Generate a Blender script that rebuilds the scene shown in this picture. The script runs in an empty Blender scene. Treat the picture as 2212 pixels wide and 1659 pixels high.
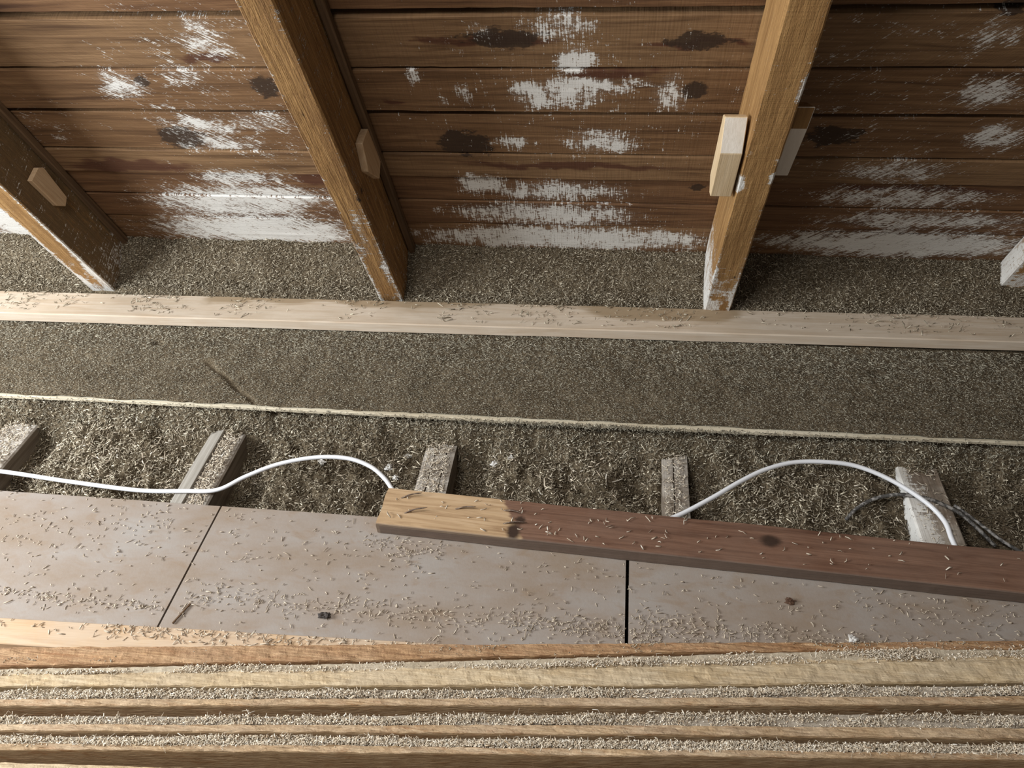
import bpy, math
import numpy as np
from mathutils import Matrix, Vector

rng = np.random.default_rng(11)
scene = bpy.context.scene
col = scene.collection

# ------------------------------------------------------------------ camera, light, exposure
cam_data = bpy.data.cameras.new('camera')
cam = bpy.data.objects.new('camera', cam_data); col.objects.link(cam)
RIGHT = Vector((0.9917012, 0.1219811, -0.0406108))
UP = Vector((-0.0479306, 0.6438992, 0.7636075))
FWD = Vector((-0.119295, 0.755324, -0.6444023))
cm = Matrix.Identity(4)
for i, v in enumerate((RIGHT, UP, -FWD)):
    for k in range(3):
        cm[k][i] = v[k]
cm[0][3], cm[1][3], cm[2][3] = 0.0, 0.0, 1.35
cam.matrix_world = cm
cam_data.sensor_fit = 'HORIZONTAL'
cam_data.sensor_width = 36.0
cam_data.lens = 36.0 * 1700 / 2212
cam_data.clip_start = 0.02
scene.camera = cam

world = bpy.data.worlds.new('world'); scene.world = world
world.use_nodes = True
bg = world.node_tree.nodes['Background']
bg.inputs[0].default_value = (1.0, 0.96, 0.9, 1)
bg.inputs[1].default_value = 0.17


def area_light(name, loc, target, sx, sy, power, color):
    d = bpy.data.lights.new(name, 'AREA'); d.shape = 'RECTANGLE'
    d.size, d.size_y, d.energy, d.color = sx, sy, power, color
    o = bpy.data.objects.new(name, d); col.objects.link(o)
    o.location = loc
    o.rotation_euler = (Vector(target) - Vector(loc)).to_track_quat('-Z', 'Y').to_euler()
    return o


# daylight through the gable window on the left, and an added fill lamp, unseen, above and left of the viewer
area_light('gable_window_daylight', (-2.55, 0.5, 1.1), (-0.6, 1.2, 0.1), 0.7, 0.8, 92, (0.92, 0.97, 1.0))
area_light('overhead_fill', (-0.8, 0.0, 2.35), (0.0, 0.7, 0.0), 0.8, 0.6, 38, (1.0, 0.98, 0.95))

scene.view_settings.view_transform = 'Standard'
scene.view_settings.look = 'None'
scene.view_settings.gamma = 1
scene.view_settings.use_curve_mapping = False
scene.view_settings.exposure = 0.0

# ------------------------------------------------------------------ frames of reference
ALPHA = math.radians(63.836)                      # slope of the roof
RN = np.array([0, math.sin(ALPHA), math.cos(ALPHA)])      # roof normal, pointing outwards
RT = np.array([0, -math.cos(ALPHA), math.sin(ALPHA)])     # up the slope
D_FRONT = 1.6649                                  # inner faces of the rafters
D_ROOF = D_FRONT + 0.16                           # inner faces of the roof boards
EX = np.array([1.0, 0, 0]); EY = np.array([0, 1.0, 0]); EZ = np.array([0, 0, 1.0])


# ------------------------------------------------------------------ noise in numpy
def _hash(ix, iy, seed):
    h = (ix.astype(np.int64) * 374761393 + iy.astype(np.int64) * 668265263 + seed * 974634777) & 0xFFFFFFFF
    h = ((h ^ (h >> 13)) * 1274126177) & 0xFFFFFFFF
    return ((h ^ (h >> 16)) & 0xFFFF) / 65535.0


def vnoise(x, y, seed=0):
    x = np.asarray(x, float); y = np.asarray(y, float)
    ix, iy = np.floor(x), np.floor(y)
    fx, fy = x - ix, y - iy
    fx = fx * fx * (3 - 2 * fx); fy = fy * fy * (3 - 2 * fy)
    a = _hash(ix, iy, seed); b = _hash(ix + 1, iy, seed)
    c = _hash(ix, iy + 1, seed); d = _hash(ix + 1, iy + 1, seed)
    return (a * (1 - fx) + b * fx) * (1 - fy) + (c * (1 - fx) + d * fx) * fy


def fbm(x, y, seed=0, octaves=4, gain=0.5):
    s, amp, tot = 0, 1.0, 0.0
    for o in range(octaves):
        s = s + amp * vnoise(np.asarray(x) * 2 ** o, np.asarray(y) * 2 ** o, seed + o * 17)
        tot += amp; amp *= gain
    return s / tot


def sstep(a, b, x):
    t = np.clip((np.asarray(x, float) - a) / (b - a), 0, 1)
    return t * t * (3 - 2 * t)


# ------------------------------------------------------------------ objects
def tag(o, label=None, cat=None, group=None, kind=None):
    if label: o['label'] = label
    if cat: o['category'] = cat
    if group: o['group'] = group
    if kind: o['kind'] = kind
    return o


def make_mesh(name, verts, faces, mat, parent=None, attrs=None, smooth=False):
    """faces: list of index arrays or an (n,k) array.  attrs: {name: (kind, per-vertex array)}"""
    me = bpy.data.meshes.new(name)
    verts = np.asarray(verts, np.float32)
    if isinstance(faces, np.ndarray):
        n, k = faces.shape
        me.vertices.add(len(verts)); me.vertices.foreach_set('co', verts.ravel())
        me.loops.add(n * k); me.loops.foreach_set('vertex_index', faces.astype(np.int32).ravel())
        me.polygons.add(n)
        me.polygons.foreach_set('loop_start', np.arange(0, n * k, k, dtype=np.int32))
        me.polygons.foreach_set('loop_total', np.full(n, k, np.int32))
        me.update(calc_edges=True)
    else:
        me.from_pydata([tuple(map(float, v)) for v in verts], [], [tuple(int(i) for i in f) for f in faces])
    if smooth:
        me.polygons.foreach_set('use_smooth', np.ones(len(me.polygons), bool))
    for an, (kind, arr) in (attrs or {}).items():
        at = me.attributes.new(an, kind, 'POINT')
        key = {'FLOAT': 'value', 'FLOAT_VECTOR': 'vector', 'FLOAT_COLOR': 'color'}[kind]
        at.data.foreach_set(key, np.asarray(arr, np.float32).ravel())
    me.materials.append(mat)
    o = bpy.data.objects.new(name, me); col.objects.link(o)
    if parent is not None:
        o.parent = parent
    return o


def rect_section(w, h, ch=0.002, step=0.02):
    """closed outline of a chamfered rectangle centred on 0, sides cut every `step`"""
    W, H = w / 2, h / 2
    corners = [((-W + ch, -H), (W - ch, -H)), ((W, -H + ch), (W, H - ch)),
               ((W - ch, H), (-W + ch, H)), ((-W, H - ch), (-W, -H + ch))]
    pts = []
    for a, b in corners:
        L = math.hypot(b[0] - a[0], b[1] - a[1])
        n = max(1, int(round(L / step)))
        for i in range(n + 1):
            t = i / n
            pts.append((a[0] + (b[0] - a[0]) * t, a[1] + (b[1] - a[1]) * t))
    return np.array(pts)


def extrude(name, origin, ax, ay, az, length, section, n, mat, parent=None, wobble=0.0, seed=0,
            mask=None, path=None, end_rough=0.0, smooth=False, shear=None):
    """board: `section` (y,z) swept n steps along ax; wobble makes edges uneven; mask gives paint, knots"""
    ax, ay, az = (np.asarray(v, float) for v in (ax, ay, az))
    S = np.asarray(section, float); m = len(S)
    t = np.linspace(0, length, n + 1)
    A = np.repeat(t, m); Y = np.tile(S[:, 0], n + 1); Z = np.tile(S[:, 1], n + 1)
    ang = np.arctan2(Z, Y)
    if wobble:
        r = (fbm(A * 6 + seed * 3.1, np.cos(ang) * 1.3 + seed, seed) - .5) * 2 * wobble
        r += (fbm(A * 40 + seed * 1.7, np.sin(ang) * 3 + np.cos(ang) * 5, seed + 5) - .5) * wobble * .7
        Yw = Y + r * np.sign(Y) * (np.abs(Y) > 1e-6); Zw = Z + r * .6 * np.sign(Z)
    else:
        Yw, Zw = Y, Z
    Aw = A.copy()
    if end_rough:
        e = (fbm(Y * 60 + 3, Z * 60, seed + 9) - .5) * end_rough
        Aw += np.where(A <= 0, e, 0) + np.where(A >= length, e, 0)
    P = np.asarray(origin) + Aw[:, None] * ax + Yw[:, None] * ay + Zw[:, None] * az
    if path is not None:
        P = P + path(A)
    quads = []
    i = np.arange(n)[:, None] * m; j = np.arange(m)[None, :]; j2 = (j + 1) % m
    quads = np.stack([i + j, i + m + j, i + m + j2, i + j2], -1).reshape(-1, 4)
    faces = [tuple(q) for q in quads] + [tuple(range(m)), tuple(range(n * m + m - 1, n * m - 1, -1))]
    grain = np.stack([A + seed * 7.31, Y + seed * 1.93, Z + seed * .77], -1)
    attrs = {'grain': ('FLOAT_VECTOR', grain)}
    if shear is not None:
        k = shear(P[:, 0])
        attrs['brushed'] = ('FLOAT_VECTOR', np.stack([A + k * Y, Y + seed * 1.93, Z], -1))
    if mask is not None:
        c = np.ones((len(P), 4)); c[:, :3] = mask(A, Y, Z, P)
        attrs['marks'] = ('FLOAT_COLOR', c)
    me_o = make_mesh(name, P, faces, mat, parent, attrs, smooth)
    # outward normals
    return me_o


# ------------------------------------------------------------------ materials
def new_mat(name):
    m = bpy.data.materials.new(name); m.use_nodes = True
    nt = m.node_tree
    return m, nt, nt.nodes['Principled BSDF']


def N(nt, typ, **kw):
    n = nt.nodes.new(typ)
    for k, v in kw.items():
        setattr(n, k, v)
    return n


def ramp(nt, fac, stops):
    r = N(nt, 'ShaderNodeValToRGB')
    el = r.color_ramp.elements
    while len(el) < len(stops):
        el.new(0.5)
    for e, (p, c) in zip(el, stops):
        e.position = p; e.color = (*c, 1) if len(c) == 3 else c
    nt.links.new(fac, r.inputs[0])
    return r.outputs[0]


def noise(nt, vec, scale, detail=4, rough=.55, dist=0.0):
    n = N(nt, 'ShaderNodeTexNoise')
    n.inputs['Scale'].default_value = scale; n.inputs['Detail'].default_value = detail
    n.inputs['Roughness'].default_value = rough; n.inputs['Distortion'].default_value = dist
    nt.links.new(vec, n.inputs['Vector'])
    return n.outputs['Fac']


def scaled(nt, vec, s, rot=None):
    m = N(nt, 'ShaderNodeMapping'); m.inputs['Scale'].default_value = s
    if rot: m.inputs['Rotation'].default_value = rot
    nt.links.new(vec, m.inputs['Vector'])
    return m.outputs[0]


def math_(nt, op, a, b=None, clamp=False):
    n = N(nt, 'ShaderNodeMath', operation=op); n.use_clamp = clamp
    for i, v in enumerate((a, b)):
        if v is None: continue
        if isinstance(v, (int, float)): n.inputs[i].default_value = v
        else: nt.links.new(v, n.inputs[i])
    return n.outputs[0]


def maprange(nt, v, a, b, c=0.0, d=1.0):
    n = N(nt, 'ShaderNodeMapRange'); n.interpolation_type = 'SMOOTHSTEP'
    n.inputs[1].default_value, n.inputs[2].default_value = a, b
    n.inputs[3].default_value, n.inputs[4].default_value = c, d
    nt.links.new(v, n.inputs[0])
    return n.outputs[0]


def mix(nt, fac, a, b, blend='MIX'):
    n = N(nt, 'ShaderNodeMix', data_type='RGBA', blend_type=blend)
    for s, v in ((n.inputs[0], fac), (n.inputs[6], a), (n.inputs[7], b)):
        if isinstance(v, (int, float)): s.default_value = v
        elif isinstance(v, tuple): s.default_value = (*v, 1)
        else: nt.links.new(v, s)
    return n.outputs[2]


def attr(nt, name):
    a = N(nt, 'ShaderNodeAttribute'); a.attribute_name = name
    return a


def wood(name, dark, mid, light, paint=None, paint_col=(.72, .7, .66), rough=.75, band=9.0, fibre=1.0,
         dust=None, dust_amt=0.0, bump=.35, knot_col=(.035, .02, .012), stain_shade_col=(.07, .024, .013), saw=0.0, saw_rot=0.0, gloss=.25, brushed=False, groove=None, rough_spots=None):
    m, nt, b = new_mat(name)
    L = nt.links
    g = attr(nt, 'grain').outputs['Vector']
    rings = noise(nt, scaled(nt, g, (1.1, band * 2.4, band * 2.4)), 2.2, 3, .5, 1.6)
    fine = noise(nt, scaled(nt, g, (5, 170, 170)), 2.0, 3, .6)
    patch = noise(nt, scaled(nt, g, (2.0, 6, 6)), 1.3, 4, .6)
    base = ramp(nt, rings, [(.25, dark), (.5, mid), (.75, light)])
    base = mix(nt, maprange(nt, fine, .3, .7, .0, .45 * fibre), base, dark)
    base = mix(nt, maprange(nt, patch, .35, .75, .0, .35), base, mix(nt, .5, light, mid))
    height = math_(nt, 'MULTIPLY', fine, .6)
    sw = None
    if saw:
        sw = noise(nt, scaled(nt, attr(nt, 'brushed').outputs['Vector'] if brushed else g, (260, 9, 9)), 1.0, 2, .5)
        base = mix(nt, maprange(nt, sw, .45, .75, 0, .3 * saw), base, dark)
        height = math_(nt, 'ADD', height, math_(nt, 'MULTIPLY', sw, .6 * saw))
    if paint:
        mk = N(nt, 'ShaderNodeSeparateColor'); L.new(attr(nt, 'marks').outputs['Color'], mk.inputs[0])
        P, K, R = mk.outputs[0], mk.outputs[1], mk.outputs[2]
        nz = noise(nt, scaled(nt, g, (9, 14, 14)), 4, 5, .65)
        # knots and resin streaks: natural wood marks with ragged outlines; R also paints one rafter's shade
        k = maprange(nt, math_(nt, 'ADD', K, math_(nt, 'MULTIPLY', math_(nt, 'SUBTRACT', nz, .5), 1.5)), .4, .62)
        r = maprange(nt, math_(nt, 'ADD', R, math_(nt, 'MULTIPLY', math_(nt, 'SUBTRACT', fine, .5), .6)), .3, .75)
        base = mix(nt, math_(nt, 'MULTIPLY', r, .85), base, stain_shade_col)
        base = mix(nt, math_(nt, 'MULTIPLY', k, .92), base, knot_col)
        # remnants of whitewash
        n1 = noise(nt, scaled(nt, g, (60, 130, 130)), 1.6, 4, .7)
        n2 = noise(nt, scaled(nt, g, (14, 22, 22)), 1.5, 5, .65)
        bv = attr(nt, 'brushed').outputs['Vector'] if brushed else g
        streak = noise(nt, scaled(nt, bv, (330, 22, 22)), 1.0, 3, .65)
        n0 = noise(nt, scaled(nt, bv, (30, 12, 12)), 1.0, 4, .6)
        nn = math_(nt, 'ADD', math_(nt, 'MULTIPLY', n1, .36), math_(nt, 'MULTIPLY', n2, .26))
        nn = math_(nt, 'ADD', nn, math_(nt, 'MULTIPLY', streak, .38))
        nn = math_(nt, 'ADD', nn, math_(nt, 'MULTIPLY', n0, .18))
        nn = math_(nt, 'ADD', math_(nt, 'MULTIPLY', math_(nt, 'SUBTRACT', nn, .59), 1.9), .59)
        th = math_(nt, 'SUBTRACT', math_(nt, 'ADD', nn, math_(nt, 'MULTIPLY', P, .52)), .885)
        pm = maprange(nt, th, -.02, .09, 0, .95)
        pm = math_(nt, 'MULTIPLY', pm, maprange(nt, P, .02, .2), True)
        haze = math_(nt, 'MULTIPLY', maprange(nt, P, .3, 1.1), maprange(nt, n2, .3, .7, .05, .5))
        base = mix(nt, haze, base, tuple(c * .55 for c in paint_col))
        base = mix(nt, math_(nt, 'MULTIPLY', pm, paint), base, paint_col)
        height = math_(nt, 'ADD', height, math_(nt, 'MULTIPLY', pm, .5))
    if rough_spots:
        r1 = noise(nt, scaled(nt, g, (45, 210, 210)), 1.0, 5, .7)
        r2 = noise(nt, scaled(nt, g, (7, 50, 50)), 1.0, 4, .65)
        rs = math_(nt, 'ADD', math_(nt, 'MULTIPLY', r1, .55), math_(nt, 'MULTIPLY', r2, .45))
        base = mix(nt, maprange(nt, rs, .5, .66, 0, .8), base, rough_spots)
        base = mix(nt, maprange(nt, r1, .6, .75, 0, .6), base, tuple(c * .45 for c in rough_spots))
        height = math_(nt, 'ADD', height, math_(nt, 'MULTIPLY', r1, .8))
    if groove:
        mk = N(nt, 'ShaderNodeSeparateColor'); L.new(attr(nt, 'marks').outputs['Color'], mk.inputs[0])
        gn = noise(nt, g, 90, 4, .65)
        base = mix(nt, math_(nt, 'MULTIPLY', maprange(nt, math_(nt, 'ADD', mk.outputs[0], math_(nt, 'MULTIPLY', math_(nt, 'SUBTRACT', gn, .5), 1.0)), .4, .65), .85), base, mix(nt, gn, tuple(c * .7 for c in groove), groove))
    if dust:
        geo = N(nt, 'ShaderNodeNewGeometry')
        sx = N(nt, 'ShaderNodeSeparateXYZ'); L.new(geo.outputs['Normal'], sx.inputs[0])
        up = maprange(nt, sx.outputs[2], .3, .9)
        dn = noise(nt, scaled(nt, geo.outputs['Position'], (5, 9, 9)), 1.6, 6, .65)
        d = math_(nt, 'MULTIPLY', math_(nt, 'MULTIPLY', maprange(nt, dn, .3, .65), up), dust_amt)
        base = mix(nt, d, base, dust)
    L.new(base, b.inputs['Base Color'])
    b.inputs['Roughness'].default_value = rough
    b.inputs['Specular IOR Level'].default_value = gloss
    bp = N(nt, 'ShaderNodeBump'); bp.inputs['Strength'].default_value = bump
    bp.inputs['Distance'].default_value = .004
    L.new(height, bp.inputs['Height']); L.new(bp.outputs[0], b.inputs['Normal'])
    return m


def chip_mat(name, stops, rough=.85):
    m, nt, b = new_mat(name)
    c = ramp(nt, attr(nt, 'tone').outputs['Fac'], stops)
    nt.links.new(c, b.inputs['Base Color'])
    b.inputs['Roughness'].default_value = rough
    b.inputs['Specular IOR Level'].default_value = .15
    return m


def bed_mat(name, dark, mid, light):
    m, nt, b = new_mat(name)
    geo = N(nt, 'ShaderNodeNewGeometry').outputs['Position']
    n1 = noise(nt, geo, 240, 3, .7); n2 = noise(nt, geo, 14, 4, .6)
    f = math_(nt, 'ADD', math_(nt, 'MULTIPLY', n1, .75), math_(nt, 'MULTIPLY', n2, .25))
    nt.links.new(ramp(nt, f, [(.36, dark), (.52, mid), (.68, light)]), b.inputs['Base Color'])
    b.inputs['Roughness'].default_value = .95; b.inputs['Specular IOR Level'].default_value = .05
    bp = N(nt, 'ShaderNodeBump'); bp.inputs['Strength'].default_value = .9; bp.inputs['Distance'].default_value = .006
    nt.links.new(n1, bp.inputs['Height']); nt.links.new(bp.outputs[0], b.inputs['Normal'])
    return m


def plain(name, c, rough=.5, metal=0.0, spot=None):
    m, nt, b = new_mat(name)
    if spot:
        g = N(nt, 'ShaderNodeNewGeometry').outputs['Position']
        nt.links.new(mix(nt, maprange(nt, noise(nt, g, 90, 4, .6), .45, .62), c, spot), b.inputs['Base Color'])
    else:
        b.inputs['Base Color'].default_value = (*c, 1)
    b.inputs['Roughness'].default_value = rough; b.inputs['Metallic'].default_value = metal
    return m


ROOF_WOODS = [
    wood('roof_board_brown', (.06, .028, .012), (.18, .095, .043), (.265, .15, .073), paint=.95, saw=.6, saw_rot=.0, brushed=True),
    wood('roof_board_red_brown', (.05, .021, .01), (.16, .08, .036), (.24, .13, .062), paint=.95, saw=.5, brushed=True),
    wood('roof_board_tan', (.075, .037, .017), (.215, .122, .058), (.3, .18, .092), paint=.95, saw=.7, brushed=True),
]
RAFTER_WOOD = wood('rafter_golden_pine', (.17, .082, .026), (.36, .2, .075), (.47, .28, .115), paint=1.0, stain_shade_col=(.095, .062, .032), rough_spots=(.25, .135, .05), saw=.5, bump=.5)  # third mark channel darkens the leftmost rafter's right side as painted shade
RAFTER_WOOD_ROUGH = wood('rafter_rough_pine', (.12, .055, .018), (.34, .185, .066), (.47, .275, .11), paint=1.0, fibre=1.7, band=16, bump=1.0, rough_spots=(.16, .075, .025))
BLOCK_AGED = wood('aged_block_wood', (.34, .21, .11), (.5, .34, .2), (.58, .43, .28))
RAFTER_WOOD_PLAIN = wood('aged_block_face', (.12, .06, .02), (.26, .14, .05), (.34, .2, .08))
FRESH = wood('fresh_cut_spruce', (.5, .36, .2), (.63, .47, .29), (.72, .57, .38), saw=.3, bump=.2)
FRESH_END = wood('fresh_sawn_face', (.6, .53, .44), (.68, .61, .53), (.74, .68, .6), bump=.15)
BATTEN_WOOD = wood('planed_pale_pine', (.42, .31, .21), (.54, .45, .355), (.61, .53, .44), dust=(.33, .25, .16), dust_amt=.25, bump=.12, band=5, paint=.001, stain_shade_col=(.27, .19, .11))
EDGE_WOOD = wood('pale_edge_pine', (.46, .38, .26), (.6, .53, .4), (.68, .62, .5), bump=.15)
JOIST_WOOD = wood('grey_dusty_joist', (.09, .065, .045), (.2, .16, .12), (.3, .25, .2), dust=(.5, .46, .41), dust_amt=.75)
JOIST_WHITE = wood('limewashed_joist', (.09, .065, .045), (.2, .15, .11), (.3, .24, .19), paint=1.0, dust=(.42, .37, .31), dust_amt=.6)
LATH_WOOD = wood('grey_lath', (.22, .2, .17), (.34, .31, .27), (.43, .4, .36), bump=.2)
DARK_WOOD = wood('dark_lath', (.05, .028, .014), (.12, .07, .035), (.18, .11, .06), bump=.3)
PLANK_FLOOR = wood('dim_subfloor', (.04, .025, .015), (.1, .065, .04), (.15, .1, .065))


def panel_material():
    m, nt, b = new_mat('dusty_floor_panel')
    geo = N(nt, 'ShaderNodeNewGeometry').outputs['Position']
    n1 = noise(nt, scaled(nt, geo, (3, 6, 3)), 1.4, 6, .65)
    n2 = noise(nt, scaled(nt, geo, (8, 14, 3)), 2.0, 5, .6, .6)
    n3 = noise(nt, geo, 160, 3, .6)
    base = ramp(nt, n1, [(.3, (.25, .19, .14)), (.5, (.285, .237, .2)), (.7, (.31, .28, .255))])
    base = mix(nt, maprange(nt, n2, .5, .75, 0, .55), base, (.24, .165, .105))
    base = mix(nt, maprange(nt, n3, .5, .8, 0, .25), base, (.3, .25, .2))
    nt.links.new(base, b.inputs['Base Color'])
    b.inputs['Roughness'].default_value = .5; b.inputs['Specular IOR Level'].default_value = .4
    bp = N(nt, 'ShaderNodeBump'); bp.inputs['Strength'].default_value = .15; bp.inputs['Distance'].default_value = .002
    nt.links.new(n3, bp.inputs['Height']); nt.links.new(bp.outputs[0], b.inputs['Normal'])
    return m


PANEL = panel_material()
SAWDUST = [(0, (.1, .075, .047)), (.35, (.255, .212, .152)), (.7, (.46, .4, .305)), (1, (.8, .72, .56))]
CHIP = chip_mat('sawdust_chips', SAWDUST)
CHIP_GREEN = chip_mat('grey_sawdust_chips', [(0, (.1, .083, .06)), (.35, (.29, .255, .195)), (.7, (.47, .43, .335)), (1, (.74, .69, .55))])
CHIP_PALE = chip_mat('pale_shavings', [(0, (.33, .255, .18)), (.4, (.48, .395, .3)), (.8, (.62, .54, .43)), (1, (.76, .7, .6))])
FLUFF = chip_mat('pale_fibre_fluff', [(0, (.4, .28, .17)), (.4, (.64, .54, .41)), (.8, (.78, .7, .58)), (1, (.86, .81, .72))])
BED = bed_mat('sawdust_bed', (.04, .03, .019), (.13, .1, .065), (.27, .22, .15))
CABLE_WHITE = plain('white_cable_sheath', (.72, .72, .74), .4)
CABLE_DARK = plain('old_dark_cable', (.06, .055, .05), .7, 0, (.3, .28, .26))
NAIL = plain('rusty_nail_steel', (.09, .06, .045), .55, .6, (.2, .15, .11))
LUMP = plain('crumbly_white_plaster', (.62, .6, .57), .9, 0, (.42, .39, .35))
DARK_LUMP = plain('dark_bark', (.05, .04, .035), .9)
BACKING = plain('dark_roof_underlay', (.03, .018, .01), .9)

# ------------------------------------------------------------------ roof boards (the sloping ceiling)
# marks on the boards: (x, distance up the slope, half sizes[, strength])
PAINT = [(-.86, .07, .06, .069, 0.70), (-.941, -.011, .085, .039, 0.62), (-1.112, -.045, .088, .054, 0.70), (-.989, -.177, .139, .046, 0.70),
         (-.835, -.167, .091, .045, .62), (-.96, -.241, .143, .041, 0.70), (-.969, -.374, .165, .05, .72), (-.9, -.459, .195, .059, .85),
         (-1.042, -.485, .28, .1, .85), (-1.006, -.61, .36, .1, .95), (-.121, .1, .097, .048, .6), (-.096, .02, .045, .03, 1.1),
         (-.069, -.04, .124, .024, .95), (-.195, -.053, .045, .02, 1.0), (-.424, -.024, .02, .022, .7), (-.336, -.069, .015, .046, .6),
         (-.381, -.09, .021, .027, .55), (-.127, -.075, .12, .045, 0.82), (-.037, -.225, .114, .053, 0.72), (-.24, -.229, .064, .034, 0.70),
         (-.336, -.384, .07, .05, .9), (-.151, -.407, .252, .045, .75), (-.178, -.5, .3, .06, .8), (-.133, -.61, .45, .07, .9),
         (.116, -.6, .16, .05, .8), (.671, .084, .055, .06, 0.60), (.719, -.064, .077, .054, 0.75), (.502, -.016, .034, .024, .4),
         (.584, -.13, .046, .02, .5), (.794, -.197, .073, .062, 0.75), (.625, -.307, .148, .047, 0.70), (.69, -.408, .265, .06, 0.70),
         (.766, -.499, .293, .047, 0.75), (.74, -.6, .4, .07, .95), (.099, -.067, .048, .063, 0.70), (-.285, .09, .037, .039, .5),
         (-1.75, -.5, .25, .25, 1.1), (-1.4, -.2, .2, .15, .3), (.55, -.05, .5, .4, .3), (-.1, -.1, .5, .35, .28), (-.9, -.1, .3, .4, .36)]
KNOTS = [(-1.056, -.218, .042, .032), (-.361, -.231, .05, .033), (-.232, .073, .06, .02), (.144, .065, .05, .017), (.151, -.06, .02, .018),
         (.463, -.195, .045, .026), (-.772, -.051, .026, .026), (.677, .139, .025, .014), (-1.055, -.038, .012, .014), (.194, -.378, .016, .011)]
STAINS = [(-.496, -.095, .034, .008), (-.022, -.01, .11, .012), (-.757, -.377, .08, .022), (-.872, .024, .06, .01), (-.353, .068, .1, .012),
          (.144, .062, .12, .01), (-.1, -.305, .3, .012), (-.232, .07, .13, .012), (.7, -.37, .2, .015), (-1.25, -.33, .2, .03)]


def blobs(u, v, lst, soft=1.0):
    out = np.zeros_like(u)
    uu = u + (fbm(u * 25, v * 25, 71, 3) - .5) * .05; vv = v + (fbm(u * 25 + 9, v * 25, 72, 3) - .5) * .035
    for b in lst:
        r = np.hypot((uu - b[0]) / b[2], (vv - b[1]) / b[3])
        s = b[4] if len(b) > 4 else 1.0
        out = np.maximum(out, s * (1 - sstep(.15, 1.65, r)))
    return out


def knot_field(u, v):
    out = np.zeros_like(u)
    for b in KNOTS:
        r = np.hypot((u - b[0]) / b[2], (v - b[1]) / b[3])
        out = np.maximum(out, 1.2 - .55 * r)
    return np.clip(out, 0, 1)


def roof_mask(A, Y, Z, P):
    u = P[:, 0]; v = P @ RT
    return np.stack([np.clip(blobs(u, v, PAINT), 0, 1), knot_field(u, v), blobs(u, v, STAINS)], -1)


ceiling = make_mesh('ceiling', [np.array([x, 0, 0]) + RN * (D_ROOF + d) + RT * v
                                for d in (.034, .05) for x, v in ((-3.0, -.9), (2.2, -.9), (2.2, .62), (-3.0, .62))],
                    [(0, 1, 2, 3), (7, 6, 5, 4), (0, 4, 5, 1), (1, 5, 6, 2), (2, 6, 7, 3), (3, 7, 4, 0)], BACKING)
tag(ceiling, 'sloping roof of old brown boards with flaking whitewash', kind='structure')
SEAMS = [.60, .465, .335, .25, .136, -.002, -.130, -.266, -.355, -.450, -.550, -.71, -.86]
GAPS = [.004, .004, .004, .004, .018, .006, .015, .005, .005, .005, .005, .005, .003]
PROUD = [0, .002, -.002, .002, .001, -.003, .002, -.002, .003, .0, .002, .0, .001]
for i in range(len(SEAMS) - 1):
    top = SEAMS[i] - GAPS[i] * .5; bot = SEAMS[i + 1] + GAPS[i + 1] * .5
    w = top - bot; vc = (top + bot) / 2
    o = np.array([-2.9, 0, 0]) + RN * (D_ROOF + .013 + PROUD[i]) + RT * vc
    extrude('plank', o, EX, RT, -RN, 5.0, rect_section(w, .026, .0012, .011), 620, ROOF_WOODS[[0, 2, 0, 1, 2, 0, 0, 2, 1, 1, 0, 2][i]],
            ceiling, wobble=.0018, seed=i + 1, mask=roof_mask, shear=lambda x: 1.2 - 1.2 * sstep(-.66, -.58, x) - 1.0 * sstep(.25, .33, x))

# ------------------------------------------------------------------ rafters
def rafter_mask(paint_lo, edge, left_side=0.0, seed=0, spots=(), right_shade=0.0):
    def f(A, Y, Z, P):
        lo = 1 - sstep(.05, paint_lo, A)
        e = sstep(.02, .034, np.abs(Y)) * (Z < -.07)
        p = edge * e * (.35 + .65 * (1 - sstep(.1, .75, A))) + lo * .25 + (lo * .5) * sstep(.42, .56, fbm(A * 30, Y * 70, seed, 4))
        p = np.where((Y < -.03) & (Z > -.077), left_side + (.95 - left_side) * lo, p)
        p = np.where((Y > .03) & (Z > -.077), .12 + .25 * lo, p)
        for (a, y, ra, ry, s) in spots:
            p = np.maximum(p, s * (1 - sstep(.4, 1.3, np.hypot((A - a) / ra, (Y - y) / ry))) * (Z < -.05))
        kn = np.zeros_like(A)
        for (a, y, r) in ((.33, .02, .014), (.62, .03, .01), (.9, -.01, .012)):
            kn = np.maximum(kn, (1.0 - .6 * np.hypot((A - a) / (r * 1.6), (Y - y) / r)))
        return np.stack([np.clip(p * 1.35 + .12, 0, 1.1), np.clip(kn, 0, 1) * .6, right_shade * (Y > .036) * np.ones_like(A)], -1)  # last channel: shade painted into the colour of the right side
    return f


def rafter(x0, x1, label, mat, mask, seed, w_depth=.158, d0=0.0):
    """inner face on the plane D_FRONT; built from below the sawdust up past the top of the view"""
    root = bpy.data.objects.new('rafter', None); col.objects.link(root)
    v0 = -.86
    base = np.array([(x0 + x1) / 2, 0, 0]) + RN * (D_FRONT + d0 + w_depth / 2) + RT * v0
    root.location = base
    bpy.context.view_layer.update()
    tag(root, label, 'rafter', 'rafters under the sloping roof')
    b = extrude('timber', np.zeros(3), RT, EX, RN, 1.4, rect_section(x1 - x0, w_depth, .004, .012), 160, mat, root, wobble=.0022, seed=seed, mask=mask)
    return root, base


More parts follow.
